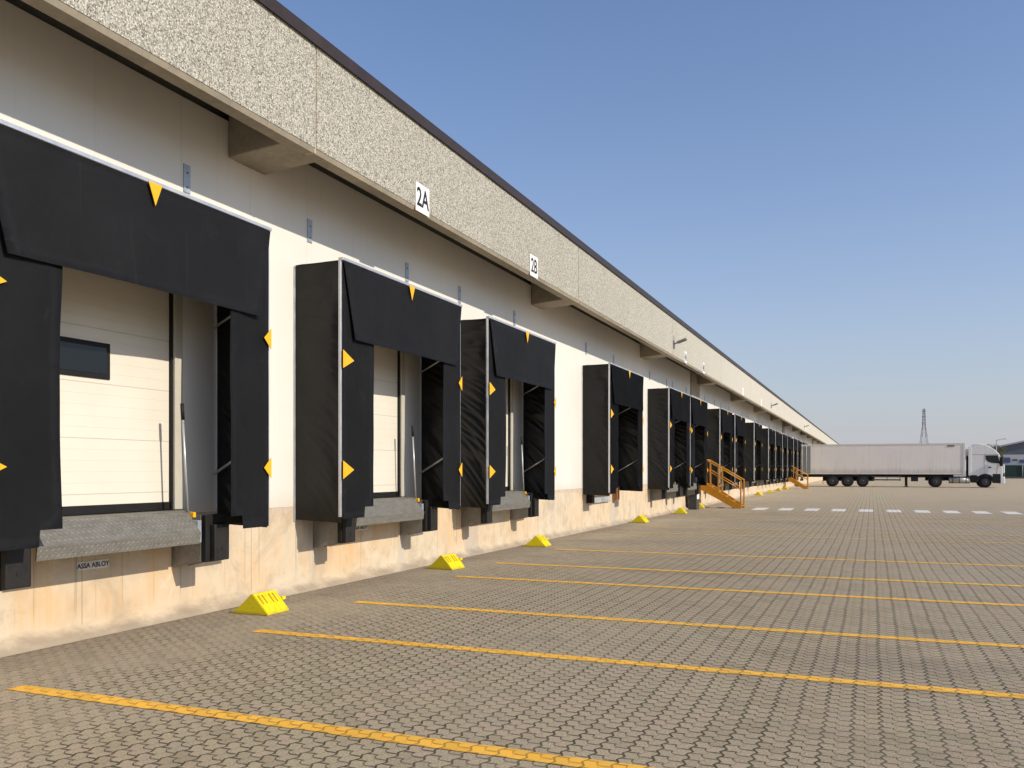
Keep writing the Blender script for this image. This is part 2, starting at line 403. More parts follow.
def tag(o, label=None, cat=None, group=None, kind=None):
    for k, v in (('label', label), ('category', cat), ('group', group), ('kind', kind)):
        if v: o[k] = v
    return o
def empty(name, loc, rz=0):
    o = bpy.data.objects.new(name, None); col.objects.link(o); o.location = loc; o.rotation_euler = (0, 0, rz); o.empty_display_size = .2
    return o
def copy_tree(o, parent=None):
    c = o.copy(); col.objects.link(c); c.parent = parent
    for k in ('label', 'category', 'group'):
        if parent is None and k in c and k == 'label': del c[k]
    for ch in list(o.children): copy_tree(ch, c)
    return c
def text(body, size, mat, parent, loc, name='lettering', bold=.0, rot=(R(90), 0, R(90)), sx=1.):
    cu = bpy.data.curves.new(name, 'FONT'); cu.body = body; cu.size = size; cu.align_x = 'CENTER'; cu.align_y = 'CENTER'
    cu.offset = bold; cu.extrude = .001; cu.materials.append(mat)
    fo = bpy.data.objects.new('font_source', cu); col.objects.link(fo); bpy.context.view_layer.update()
    me = bpy.data.meshes.new_from_object(fo, depsgraph=bpy.context.evaluated_depsgraph_get())
    bpy.data.objects.remove(fo); bpy.data.curves.remove(cu)
    if not me.materials: me.materials.append(mat)
    o = bpy.data.objects.new(name, me); col.objects.link(o); o.parent = parent; o.location = loc; o.rotation_euler = rot; o.scale = (sx, 1, 1)
    return o

# ------------------------------------------------------------------ layout (x out of the facade, y along it, z up)
W = 3.49; HW = W/2
DOCKS = [4.55, 9.49, 14.11, 21.78, 28.93, 32.60, 39.5, 44.1, 51.76, 59.3, 63.8, 69.0, 73.2, 79.0, 83.6, 89.2, 93.9, 99.3]
CEN = [y+HW for y in DOCKS]
PITCH = 9.87; J0 = 8.56
Y0, Y1 = -11.18, J0+PITCH*20
FTOP, FBOT, FX = 6.60, 5.30, 1.0
WTOP = 5.70
OP = 1.205; OZ0, OZ1 = 1.17, 3.65

# ------------------------------------------------------------------ setting
g = MB().grid(lambda u, v: (-1500+3000*u, -1200+3000*v, -.012), 6, 6).build('ground', M['earth']); tag(g, kind='structure')
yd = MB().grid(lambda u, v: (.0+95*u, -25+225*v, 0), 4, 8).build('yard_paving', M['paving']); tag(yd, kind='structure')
def strip(name, x0, x1, y, w, mat):
    o = MB().grid(lambda u, v: (x0+(x1-x0)*u+(.03*noise.noise(Vector((y, v*9, 3))) if u == 0 else 0), y-w/2+w*v+.011*noise.noise(Vector((u*(x1-x0)*5, y*3+v*7, 1))), .004), 240, 1).build(name, mat); tag(o, kind='structure'); return o
for (y, x0, f) in ((4.55, 1.18, 0), (7.07, 1.33, 0), (9.07, 1.21, 0), (11.82, 1.22, 0), (13.78, 1.03, 0), (16.62, 1.06, 0), (21.8, .8, 1), (24.2, .9, 1), (29.2, 1.1, 1), (32.3, 1.2, 1)):
    strip('road_marking', x0, 19, y, .15 if not f else .14, M['line_faded'] if f else M['line'])
for i in range(10):
    tag(MB().grid(lambda u, v: (2.5+i*1.005+.52*u, 36.05+2.2*v, .004), 2, 4).build('crossing_marking', M['zebra']), kind='structure')

# ------------------------------------------------------------------ warehouse
wh = tag(empty('warehouse', (0, 0, 0)), 'long white clad warehouse with pebble concrete fascia and black dock shelters along it', 'warehouse')
# plinth, foot haunch
pl = MB().prism([(-.35, 0), (.13, 0), (.11, .035), (.0, .11), (0, 1.12), (-.35, 1.12)], 'y', Y0, Y1)
pl.build('plinth', M['plinth'], wh)
# cladding: panels between and above the openings
wl = MB(); prev = Y0
for c in CEN:
    wl.box(-.20, 0, prev, c-OP, 1.122, WTOP); wl.box(-.20, 0, c-OP, c+OP, OZ1, WTOP); prev = c+OP
wl.box(-.20, 0, prev, Y1, 1.122, WTOP)
wl.build('wall_panel', M['wall'], wh)
MB().box(-60, -.202, Y0, Y1, 0, 6.2).build('hall_body', M['roof'], wh)
MB().box(-60, FX-.21, Y0, Y1, 6.202, 6.5).build('roof', M['soffit'], wh)
# base flashing under cladding
MB().box(.002, .02, Y0, Y1, 1.105, 1.125).build('flashing', M['jamb'], wh) if False else None
# fascia panels, each with a smooth lip, a joint after each
k = 0; y = Y0
while y < Y1-1:
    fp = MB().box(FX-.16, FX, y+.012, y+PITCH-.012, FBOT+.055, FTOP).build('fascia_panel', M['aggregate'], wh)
    MB().prism([(FX-.20, FBOT), (FX-.03, FBOT), (FX-.006, FBOT+.052), (FX-.006, FBOT+.054), (FX-.20, FBOT+.054)], 'y', y+.010, y+PITCH-.010).build('panel_lip', M['precast'], fp)
    MB().box(FX-.20, FX-.165, y+.012, y+PITCH-.012, FBOT+.055, FTOP).build('panel_back', M['precast'], fp)
    MB().box(FX-.15, FX-.012, y+PITCH-.0118, y+PITCH+.0118, FBOT, FTOP).build('joint_strip', M['joint'], wh)
    # corbel beam
    yc = y
    if y > Y0+1:
        MB().prism([(.0005, 5.27), (FX-.21, 5.33), (FX-.21, 6.19), (.0005, 6.19)], 'y', yc-.33, yc+.33, .012).build('corbel', M['precast'], wh)
    y += PITCH
MB().prism([(FX-.24, FTOP+.002), (FX+.035, FTOP-.06), (FX+.04, FTOP+.085), (FX-.24, FTOP+.10)], 'y', Y0, Y1).build('coping', M['coping'], wh)
# exposed columns where the cladding stops
for (ya, yb) in ((36.5, 38.4), (76.7, 78.5), (116.4, 118.2)):
    MB().box(.003, .05, ya, yb, 4.38, WTOP-.01).build('column_face', M['precast'], wh)
# fixing plates above the shelters
for c in CEN:
    for (dy) in (-1.40, 1.26):
        b = MB().box(.003, .012, c+dy-.052, c+dy+.052, 4.66, 4.97, .002).build('fixing_plate', M['galv'], wh)
        MB().tube((.012, c+dy, 4.88), (.022, c+dy, 4.88), .012, n=6).tube((.012, c+dy, 4.72), (.022, c+dy, 4.72), .012, n=6).build('bolt', M['steel'], b)
# sectional dock doors
for i, c in enumerate(CEN):
    d = MB().box(-.11, -.06, c-OP+.002, c+OP-.002, OZ0+.085, OZ1-.002).build('dock_door', M['door'], wh)
    MB().box(-.108, -.052, c-OP+.004, c+OP-.004, OZ0+.003, OZ0+.083).build('bottom_seal', M['rubber'], d)
    if i < 6:
        fr = MB(); y0, y1, z0, z1 = c-.48, c+.26, 2.50, 2.86
        fr.box(-.059, -.045, y0, y1, z0, z1, .007, 2)
        fr.build('window_frame', M['rubber'], d)
        MB().box(-.044, -.041, y0+.05, y1-.05, z0+.05, z1-.05).build('pane', M['glass'], d)
    for s in (-1, 1):
        a, b = sorted((c+s*(OP-.003), c+s*(OP-.122))); 
        MB().box(-.056, .006, a, b, OZ0+.002, OZ1-.004, .004).build('door_jamb', M['jamb'], wh)
        a, b = sorted((c+s*(OP-.124), c+s*(OP-.145)))
        MB().box(-.057, -.02, a, b, OZ0+.002, OZ1-.004).build('side_seal', M['rubber'], wh)
# access doors beside the stairs
for (ya, yb) in ((37.15, 38.05), (77.4, 78.3)):
    MB().box(.003, .03, ya, yb, 1.13, 3.2, .004).build('access_door', M['white'], wh)

# ------------------------------------------------------------------ dock shelters
ST, SB, PX = 4.288, .95, .74
def folds(seed, amp):
    o = Vector((seed*13.7, seed*5.1, seed*2.3))
    def f(u, v):                       # u: wall -> front, v: bottom -> top
        x, z = u*.70, v*3.47
        sl = (1-v)**.8*1.35-.12          # creases level at the top, running down to the wall side lower down
        q = z+x*sl*1.0
        n1 = noise.noise(o+Vector((x*1.3, q*2.6, 0)))
        n2 = noise.noise(o+Vector((x*1.6+4, q*9.0, 3)))
        n3 = noise.noise(o+Vector((x*2.0+9, q*17., 6)))
        r = (1-abs(n2)*2.2)
        mask = .35+.65*max(0, noise.noise(o+Vector((x*.7, z*.55, 20)))*1.6+.35)
        edge = min(1, max(0, math.sin(math.pi*min(1, max(0, u))))*1.6)
        return amp*edge*(n1*.9+(max(r, .1)-.5)*.8*mask+n3*.28*mask)
    return f
def side_curtain(s, seed):
    def fn(u, v):                      # u 0 outer -> 1 inner
        z0 = .97 + (.14 if u > .72 else 0)
        z = z0+(ST-.02-z0)*v
        yy = HW-.012-((.74 if s < 0 else .64)+.018*noise.noise(Vector((seed, z*1.4, 2)))+.012*math.sin(z*2.1+seed))*u
        bulge = .016*noise.noise(Vector((u*1.3+seed, z*.9, 5))) * (1 if u > .1 else .3)
        return (PX+bulge+.012*u, s*yy, z)
    b = MB()
    us = [0, .1, .25, .4, .55, .70, .7201, .85, 1]
    nv = 30
    g_ = [[b.bm.verts.new(fn(u, j/nv)) for j in range(nv+1)] for u in us]
    for i in range(len(us)-1):
        for j in range(nv):
            f = b.bm.faces.new([g_[i][j], g_[i+1][j], g_[i+1][j+1], g_[i][j+1]]); f.smooth = True
    bmesh.ops.solidify(b.bm, geom=b.bm.faces[:], thickness=.005)
    return b
def head_curtain(seed):
    b = MB(); nu, nv = 24, 10
    def fn(u, v):                      # v 0 bottom, 1 top
        drop = .985
        z = ST-.012-drop*(1-v)
        ins = .24*max(0, (1-v)) if v < 1 else 0
        half = HW-.01-ins*(.95 if u < .5 else .85)
        yy = -half+2*half*u
        x = PX+.024+.028*(1-v)+.022*noise.noise(Vector((u*2.6+seed, v*1.5, 1)))*(1-v)+.008*math.sin(u*9+seed)*(1-v)
        return (x, yy, z + .012*noise.noise(Vector((u*3+seed, 0, 7)))*(1-v))
    b.grid(fn, nu, nv)
    bmesh.ops.solidify(b.bm, geom=b.bm.faces[:], thickness=.005)
    return b
AMP = {1.3: .055, 2.9: .024, 4.4: .020}
def make_shelter(seed):
    t = empty('dock_shelter', (0, 0, 0))
    for s in (-1, 1):
        f = folds(seed+(.5 if s > 0 else 0), AMP[seed] if s < 0 else .055)
        zb = SB if s < 0 else .985
        def fn(u, v, s=s, f=f):
            z = zb+(ST-.01*(1-u)-zb)*v
            return (.02+(PX-.035)*u, s*(HW-.02-f(u, v)), z + (-.03*u*(1-v)))
        b = MB().grid(fn, 24, 170)
        b.build('side_panel', M['side'], t)
    MB().grid(lambda u, v: (.01+(PX-.02)*u, -HW+.006+(W-.012)*v, ST-.008*(1-u)-.002+.01*noise.noise(Vector((u*3, v*8, seed)))), 6, 16).build('top_panel', M['side'], t)
    for s in (-1, 1):
        a, b = sorted((s*(HW+.012), s*(HW-.05)))
        MB().box(PX-.045, PX-.006, a, b, 1.0, ST+.012, .004).build('front_post', M['alu'], t)
        a, b = sorted((s*(HW+.014), s*(HW-.02)))
        MB().box(.002, .018, a, b, SB-.02, ST-.03, .003).build('wall_strip', M['alu'], t)
        MB().tube((.05, s*(HW-.11), 1.55), (PX-.05, s*(HW-.09), 1.92), .016, n=8).build('brace', M['alu'], t)
        MB().tube((.05, s*(HW-.11), 3.22), (PX-.05, s*(HW-.09), 3.55), .014, n=8).build('brace', M['alu'], t)
        sc = side_curtain(s, seed*3+s).build('side_curtain', M['curtain'], t, recalc=True)
        for z in (3.05, 1.6):
            y0 = s*(HW+.004); y1 = s*(HW-(.25 if s < 0 else .12))
            zz = z+.03*math.sin(seed*7+z)
            MB().prism([(y0, zz-.118), (y0, zz+.118), (y1, zz+.0)], 'x', PX+.022, PX+.026).build('marker', M['marker'], sc)
    hc = head_curtain(seed).build('head_curtain', M['head'], t, recalc=True)
    MB().prism([(-.085, ST-.005), (.085, ST-.005), (.0, ST-.215)], 'x', PX+.055, PX+.059).build('marker', M['marker'], hc)
    MB().box(PX-.045, PX+.030, -HW-.012, HW+.012, ST-.008, ST+.028, .004).build('top_rail', M['alu'], t)
    return t
protos = [make_shelter(s) for s in (1.3, 2.9, 4.4)]
SH_LAB = ['closest black dock shelter, cut off by the left edge, around the door with a window',
 'black dock shelter under the 2A sign, cream door visible behind its curtains',
 'black dock shelter under the 2B sign with strongly creased side tarpaulin',
 'black dock shelter standing alone with bare white wall on both sides, past the 2B shelter',
 'black dock shelter just past the lone one, first of a tight pair',
 'black dock shelter on the near side of the closer yellow stairs',
 'black dock shelter directly behind the handrail of the closer yellow stairs',
 'second black dock shelter beyond the closer yellow stairs, half hidden by the first',
 'third black dock shelter beyond the closer yellow stairs, standing on its own',
 'fourth black dock shelter beyond the closer yellow stairs, first of a tight run',
 'fifth black dock shelter beyond the closer yellow stairs',
 'sixth black dock shelter beyond the closer yellow stairs, in front of a thin grey column',
 'seventh black dock shelter beyond the closer yellow stairs',
 'black dock shelter on the near side of the farther yellow stairs',
 'narrow looking black dock shelter between the farther yellow stairs and the parked trailer',
 'black dock shelter that the white trailer is backed into',
 'black dock shelter showing only its top above the back of the white trailer',
 'most distant black dock shelter, its top just above the trailer roof line']
used = set(); SHEL = []
for i, c in enumerate(CEN):
    p = protos[[2, 1, 0, 1, 2, 0, 1, 0, 2, 1, 2, 0, 1, 2, 0, 1, 2, 0][i]]
    if p.name in used: o = copy_tree(p)
    else: o = p; used.add(p.name)
    o.location = (0, c, 0)
    if i >= 3: o.scale = (1.03, 1, 1.012)
    tag(o, SH_LAB[i], 'dock shelter', 'black dock shelters along the warehouse'); SHEL.append(o)

# ------------------------------------------------------------------ dock levellers with bumpers
def make_leveller():
    t = empty('dock_leveller', (0, 0, 0))
    MB().box(.002, .30, -1.03, 1.03, 1.06, 1.165, .006).build('platform', M['tread'], t)
    lp = MB().prism([(.29, 1.160), (.33, 1.150), (.50, .945), (.485, .83), (.470, .83), (.482, .940), (.32, 1.125), (.29, 1.13)], 'y', -1.01, .93)
    lip = lp.build('lip', M['tread'], t)
    MB().box(.35, .46, .931, .985, .835, 1.07, .004).build('lip_guard', M['galv'], t)
    MB().box(.34, .39, .94, .98, 1.10, 1.155, .003).build('corner_mark', M['marker'], t)
    MB().box(.004, .26, -.9, .9, .98, 1.058).build('front_frame', M['steel'], t)
    for s in (-1, 1):
        a, b = sorted((s*1.035, s*1.06)); aa, bb = sorted((s*1.29, s*1.32))
        for (q, r) in ((a, b), (aa, bb)):
            MB().prism([(.002, .54), (.40, .625), (.40, 1.12), (.002, 1.12)], 'y', q, r).build('bumper_bracket', M['steel'], t)
        a, b = sorted((s*1.04, s*1.34))
        bp = MB().box(.402, .47, a, b, .62, 1.125, .008).build('bumper', M['rubber'], t)
        a, b = sorted((s*1.10, s*1.33))
        pd = MB().box(.471, .535, a, b, .63, 1.02, .012, 2).build('pad', M['worn_rubber'], bp)
        for z in (.75,):
            MB().tube((.536, s*1.215, z), (.539, s*1.215, z), .022, n=12).build('bolt_hole', M['ink'], bp)
        a, b = sorted((s*1.342, s*1.60))
        MB().box(.40, .48, a, b, 1.0, 1.115, .006).build('black_strip', M['rubber'], t)  # plain black strip running outward from the bumper
    return t
LEV_LAB = ['grey tread plate dock leveller below the closest shelter with a maker plate under its lip',
 'grey dock leveller below the 2A shelter', 'grey dock leveller below the 2B shelter', 'rusty white beam leveller below the lone dock shelter',
 'grey dock leveller below the shelter just past the lone one', 'grey dock leveller beside the grey box and closer yellow stairs',
 'dock leveller behind the closer yellow stairs', 'dock leveller of the second shelter beyond the closer yellow stairs',
 'dock leveller of the third shelter beyond the closer yellow stairs', 'dock leveller of the fourth shelter beyond the closer yellow stairs',
 'dock leveller of the fifth shelter beyond the closer yellow stairs', 'dock leveller of the sixth shelter beyond the closer yellow stairs',
 'dock leveller of the seventh shelter beyond the closer yellow stairs', 'dock leveller just before the farther yellow stairs',
 'dock leveller between the farther stairs and the trailer', 'dock leveller behind the parked trailer']
lev0 = make_leveller()
for i, c in enumerate(CEN[:15]):
    if i == 3: continue
    o = lev0 if i == 0 else copy_tree(lev0)
    o.location = (0, c, 0)
    tag(o, LEV_LAB[i], 'dock leveller', 'steel dock levellers under the shelters')
def nameplate(c, y, z, lev, letters):
    p = MB().box(.002, .008, y-.19, y+.19, z-.042, z+.042, .002).build('nameplate', M['plate'], None)
    p.parent = lev; p.location = (0, -c, 0)
    if letters: text('ASSA ABLOY', .066, M['ink'], p, (.0085, y, z-.002), bold=.0016)
    return p
levs = [o for o in col.objects if o.name.startswith('dock_leveller')]
nameplate(CEN[0], 6.30, .68, levs[0], True)
nameplate(CEN[1], 11.1, .75, levs[1], True)
# the lone dock: a weathered beam instead of a full leveller
t = tag(empty('dock_leveller', (0, CEN[3], 0)), LEV_LAB[3], 'dock leveller', 'steel dock levellers under the shelters')
MB().box(.002, .10, -1.05, 1.05, 1.0, 1.15, .008).build('platform', M['steel'], t)
MB().box(.002, .07, -1.05, .70, .70, .85, .008).build('beam', M['steel_pale'], t)
MB().box(.071, .075, -.2, .15, .715, .835).build('blue_patch', M['galv'], t)
MB().box(.002, .09, -1.1, .8, .90, .99, .006).build('angle', M['rust'], t)
for s in (-1, 1):
    a, b = sorted((s*1.13, s*1.36)); MB().box(.002, .16, a, b, .72, 1.12, .01).build('bumper', M['rubber'] if s < 0 else M['rust'], t)

# grab rods leaning by the doors
def make_rod():
    t = empty('grab_rod', (0, 0, 0))
    MB().tube((.315, .02, 1.165), (.285, -.02, 2.13), .012, n=8).build('rod', M['rod'], t)
    MB().tube((.285, -.02, 2.13), (.280, -.027, 2.30), .019, n=8).build('grip', M['rubber'], t)
    return t
rod0 = make_rod()
for i, (k, dy) in enumerate(((0, .92), (1, .97), (2, 1.0))):
    o = rod0 if i == 0 else copy_tree(rod0)
    o.location = (0, CEN[k]+dy, 0)
    tag(o, ['thin grey grab rod with black grip, by the closest dock door', 'thin grab rod inside the shelter under 2A', 'thin grab rod inside the shelter under 2B'][i], 'grab rod', 'grab rods beside the dock doors')

# dark grey box of unknown use under the sixth dock
t = tag(empty('wall_box', (0, 35.75, 0)), 'tall narrow dark grey box with white label below a dock near the closer stairs', 'cabinet')
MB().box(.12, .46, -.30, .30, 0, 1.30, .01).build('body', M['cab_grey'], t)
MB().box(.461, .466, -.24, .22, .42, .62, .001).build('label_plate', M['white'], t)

# ------------------------------------------------------------------ wheel chocks
def make_chock():
    t = empty('wheel_chock', (0, 0, 0))
    L, H, Wd = .5, .225, .38
    ramp = []
    for k in range(9):
        q = k/8; ramp.append((-.32+.27*q, .018+(H-.018)*(q**1.35)))
    prof = [(-.32, 0)] + ramp + [(-.02, H), (.165, .03), (.18, .03), (.18, 0)]
    MB().prism(prof, 'y', -Wd/2, Wd/2, .004).build('wedge', M['chock'], t)
    n_ = Vector((.195, 0, .185)).normalized(); d = Vector((.185, 0, -.195)).normalized()
    def P(a, y, o=0): 
        p = Vector((-.02, y, H))+d*a*.268+n_*o
        return p
    rb = MB()
    for y in (-.135, -.065, .045, .115):
        for (a0, a1, w) in ((.10, .58, .018),):
            q = [P(a0, y-w, .002), P(a0, y+w, .002), P(a1, y+w*.6, .002), P(a1, y-w*.6, .002)]
            MB().quad(*q).build('slot', M['chock_slot_shade'], t)
    def bar(y0, y1, a0, a1, h):
        q = [P(a0, y0), P(a0, y1), P(a1, y1), P(a1, y0), P(a0, y0, h), P(a0, y1, h), P(a1, y1, h), P(a1, y0, h)]
        v = [rb.bm.verts.new(p) for p in q]
        for f in ((0,1,2,3),(4,5,6,7),(0,1,5,4),(1,2,6,5),(2,3,7,6),(3,0,4,7)): rb.bm.faces.new([v[i] for i in f])
    for y in (-.175, -.10, -.012, .012, .08, .175): bar(y-.010, y+.010, .02, .98, .007)
    bar(-.17, .17, .66, .74, .006)
    rb.build('tread_rib', M['chock'], t, recalc=True)
    MB().box(.06, .10, Wd/2-.004, Wd/2+.05, .12, .16, .006).build('lug', M['chock'], t)
    return t
CH = [(.70, 8.02), (.66, 12.72), (.56, 17.2), (.52, 26.1), (.55, 32.0), (.36, 36.75), (.16, 44.6), (.40, 57.2), (.40, 63.6), (.40, 69.9), (.40, 75.6)]
CH_LAB = ['large yellow wheel chock closest to the camera, slots clearly visible', 'yellow wheel chock in front of the 2A dock', 'yellow wheel chock in front of the 2B dock wall',
 'yellow wheel chock past the lone shelter, beside a faded line', 'yellow wheel chock below the shelter just past the lone one', 'yellow wheel chock at the foot of the grey box',
 'yellow wheel chock half hidden behind the closer yellow stairs', 'yellow wheel chock by the wall, first beyond the closer stairs', 'second small yellow wheel chock beyond the closer stairs',
 'third small yellow wheel chock beyond the closer stairs', 'yellow wheel chock just before the farther yellow stairs']
ch0 = make_chock(); rr = random.Random(3)
for i, (x, y) in enumerate(CH):
    o = ch0 if i == 0 else copy_tree(ch0)
    o.location = (x, y, .002); o.rotation_euler.z = R(0 if i == 0 else rr.uniform(-14, 14))
    tag(o, CH_LAB[i], 'wheel chock', 'yellow wheel chocks along the wall')

# ------------------------------------------------------------------ signs on the fascia
def sign(name, y, z, body, label):
    t = tag(empty(name, (FX, y, z)), label, 'sign', 'dock number signs on the fascia')
    MB().box(.003, .012, -.205, .205, -.205, .205, .003).build('plate', M['white'], t)
    if body: text(body, .37, M['ink'], t, (.0135, 0, -.005), bold=.0062, sx=.84)
sign('dock_sign', 11.16, 5.50, '2A', 'white dock sign reading 2A in black on the pebble fascia')
sign('dock_sign', 15.65, 5.50, '2B', 'white dock sign reading 2B in black on the pebble fascia')
sign('dock_sign', 30.4, 5.52, '4A', 'small white dock sign just beyond the closer floodlight')
sign('dock_sign', 33.9, 5.52, '4B', 'small white dock sign second beyond the closer floodlight')
sign('dock_sign', 45.0, 5.54, None, 'tiny white dock sign on the fascia third beyond the closer floodlight')
sign('dock_sign', 52.8, 5.54, None, 'tiny white dock sign on the fascia just before the second floodlight')

# floodlights on brackets
def make_lamp():
    t = empty('floodlight', (0, 0, 0))
    MB().box(.002, .05, -.09, .09, -.16, .12, .01).build('mount', M['lamp_steel'], t)
    MB().tube((.05, 0, .0), (.17, .02, .05), .025, n=10).build('arm', M['lamp_steel'], t)
    MB().box(.14, .55, -.10, .16, .06, .14, .025, 2, Matrix.Rotation(R(-16), 3, 'Y')).build('lamp_head', M['lamp_steel'], t)
    MB().tube((.02, 0, .10), (.02, 0, .30), .010, n=8).build('conduit', M['lamp_steel'], t)
    return t
l0 = make_lamp()
for i, y in enumerate((28.43, 58.3, 87.9)):
    o = l0 if i == 0 else copy_tree(l0)
    o.location = (FX, y, 5.72); o.scale = (.78, .78, .9)
    tag(o, ['grey floodlight on a short arm on the fascia, largest of the three', 'small floodlight arm on the fascia midway along the building', 'tiny floodlight arm on the fascia above the farther stairs'][i], 'floodlight', 'floodlights on the fascia')

# ------------------------------------------------------------------ yellow stairs
def make_stairs(width):
    t = empty('steel_stairs', (0, 0, 0))
    # near stringer at y=0, far at y=width; treads between
    x0, z0, x1, z1 = .34, 1.02, 1.92, .0
    for y in (0, width):
        MB().prism([(x0-.02, z0), (x0+.25, z0), (x1+.08, .10), (x1+.08, 0), (x1-.20, 0), (x0-.02, z0-.25)], 'y', y-.03, y+.03, .006).build('stringer', M['stair'], t)
        rail = MB()
        rail.tube((x0+.22, y, 2.02), (x1+.06, y, 1.18), .026).tube((x0+.22, y, 1.62), (x1+.06, y, .78), .021)
        rail.tube((x0+.22, y, 2.02), (.06, y, 2.06), .026).tube((x0+.22, y, 1.62), (.06, y, 1.64), .021)
        rail.build('handrail', M['stair'], t)
        for (x, zb, zt) in ((x0+.22, .90, 2.02), (x0+.72, .66, 1.76), (x1+.05, .0, 1.19)):
            MB().box(x-.028, x+.028, y-.028, y+.028, zb, zt, .004).build('post', M['stair'], t)
    for k in range(5):
        f = (k+.5)/5.; x = x0+.10+(x1-x0)*f; z = z0-.02-(z0)*f*.96
        MB().box(x-.13, x+.13, .032, width-.032, z-.035, z, .004).build('step', M['tray'], t)
    MB().box(.0+.06, x0+.12, .032, width-.032, z0-.05, z0+.02, .005).build('landing', M['tray'], t)
    for y in (.05, width-.05):
        MB().box(.10, .16, y-.03, y+.03, 0, z0-.052, .004).build('support', M['stair'], t)
    return t
s1 = make_stairs(1.0); s1.location = (0, 37.1, 0)
tag(s1, 'closer and larger set of yellow steel stairs with handrails beside the white crossing', 'stairs', 'yellow steel stairs at the warehouse wall')
s2 = copy_tree(s1); s2.location = (0, 77.35, 0)
tag(s2, 'farther small set of yellow steel stairs in front of the white trailer', 'stairs', 'yellow steel stairs at the warehouse wall')

# ------------------------------------------------------------------ semi trailer and tractor
TY = 89.0; TW = 2.5
def wheel(parent, x, r=.50, y=0., w=.32, dual=True, s=1):
    t = MB().lathe_y((x, y, r), [(r*.55, 0), (r*.90, -.0), (r*.985, .03), (r, .07), (r, w-.07), (r*.985, w-.03), (r*.9, w), (r*.55, w)]).build('wheel', M['tyre'], parent, recalc=True)
    f = y-.004 if s > 0 else y+w+.004
    k = 1 if s > 0 else -1
    MB().lathe_y((x, f, r), [(r*.56, 0), (r*.54, k*-.02), (r*.42, k*.05), (r*.24, k*.06), (r*.20, k*-.05), (r*.08, k*-.06)], 24).build('rim', M['rim'], t, recalc=True)
    return t
tr = tag(empty('semi_trailer', (0, TY, 0)), 'long dusty white box trailer backed to a dock, rear doors folded back', 'semi trailer')
MB().box(.44, 14.75, 0, TW, 1.25, 4.02, .02).build('box_body', M['trailer'], tr)
r_ = MB()
r_.box(.46, 14.80, -.02, .0-.002, 3.93, 4.06, .004); r_.box(.46, 14.80, TW+.002, TW+.02, 3.93, 4.06, .004)
r_.box(.46, 14.80, -.018, .0-.002, 1.20, 1.33, .004)
r_.build('side_rail', M['trailer_trim'], tr)
MB().box(14.64, 14.82, -.03, .06, 1.22, 4.05, .012).build('front_corner_post', M['trailer_trim'], tr)
MB().box(14.752, 14.80, .08, TW-.08, 1.25, 4.0, .01).build('front_wall', M['trailer'], tr)
d = MB().box(.40, 1.52, -.085, -.03, 1.28, 3.90, .01).build('rear_door', M['trailer_door'], tr)
MB().tube((.75, -.10, 1.22), (.75, -.10, 3.92), .018, n=8).build('lock_bar', M['trailer_trim'], d)
MB().tube((1.15, -.10, 1.22), (1.15, -.10, 3.92), .018, n=8).build('lock_bar', M['trailer_trim'], d)
MB().box(13.35, 13.95, -.0215, -.019, 3.72, 3.88).build('marking_plate', simple('tan sticker', (.22, .19, .12), .6), tr)
ch = MB()
ch.box(.6, 13.9, .35, .50, .92, 1.24, .01); ch.box(.6, 13.9, 2.0, 2.15, .92, 1.24, .01); ch.box(.6, 14.6, .02, TW-.02, 1.17, 1.248)
for x in (2.2, 4.1, 5.5, 6.9, 8.3, 9.7, 11.0): ch.box(x-.06, x+.06, .03, TW-.03, 1.0, 1.17)
ch.build('chassis', M['chassis'], tr)
MB().box(.55, .70, .05, TW-.05, .55, .72, .02).box(.60, .68, .5, .62, .72, 1.18).box(.60, .68, 1.9, 2.02, .72, 1.18).build('rear_bumper', M['chassis'], tr)
MB().box(2.6, 7.2, .8, 1.7, .55, 1.16, .02).build('underside_block', M['chassis'], tr)  # dark block added to fill the see-through underside with shade
MB().box(2.4, 7.1, .06, .30, .95, 1.165, .01).build('underside_band', M['chassis'], tr)  # dark band added over the wheels to deepen the underside shade
sg = MB(); sg.box(7.0, 9.5, .02, .06, .62, .74, .01).box(7.0, 9.5, .02, .06, .92, 1.02, .01)
for x in (7.2, 8.3, 9.4): sg.box(x-.03, x+.03, .062, .12, .60, 1.17)
sg.build('side_guard', M['cab_grey'], tr)
for y in (.35, 1.98): 
    MB().box(9.88, 10.06, y, y+.16, .10, 1.0, .01).box(9.78, 10.16, y-.05, y+.21, 0.0, .06, .01).build('landing_leg', M['chassis'], tr)
MB().box(10.35, 10.95, .05, .5, .55, 1.05, .02).build('tool_box', M['chassis'], tr)
for x in (3.47, 4.83, 6.18):
    wheel(tr, x, .54, .02, .36); wheel(tr, x, .54, TW-.38, .36, s=-1)
    MB().tube((x, .38, .5), (x, TW-.38, .5), .07, n=10).build('axle', M['chassis'], tr)
mg = MB()
for x in (3.47, 4.83, 6.18):
    pts = [(x+.60*math.cos(a), .5+.60*math.sin(a)) for a in [R(25+130*k/8) for k in range(9)]]
    pts2 = [(x+.57*math.cos(a), .5+.57*math.sin(a)) for a in [R(155-130*k/8) for k in range(9)]]
    mg.prism(pts+pts2, 'y', .03, .42)
mg.build('mudguard', M['chassis'], tr)
MB().box(2.62, 2.65, .04, .44, .25, .95).build('mud_flap', M['chassis'], tr)

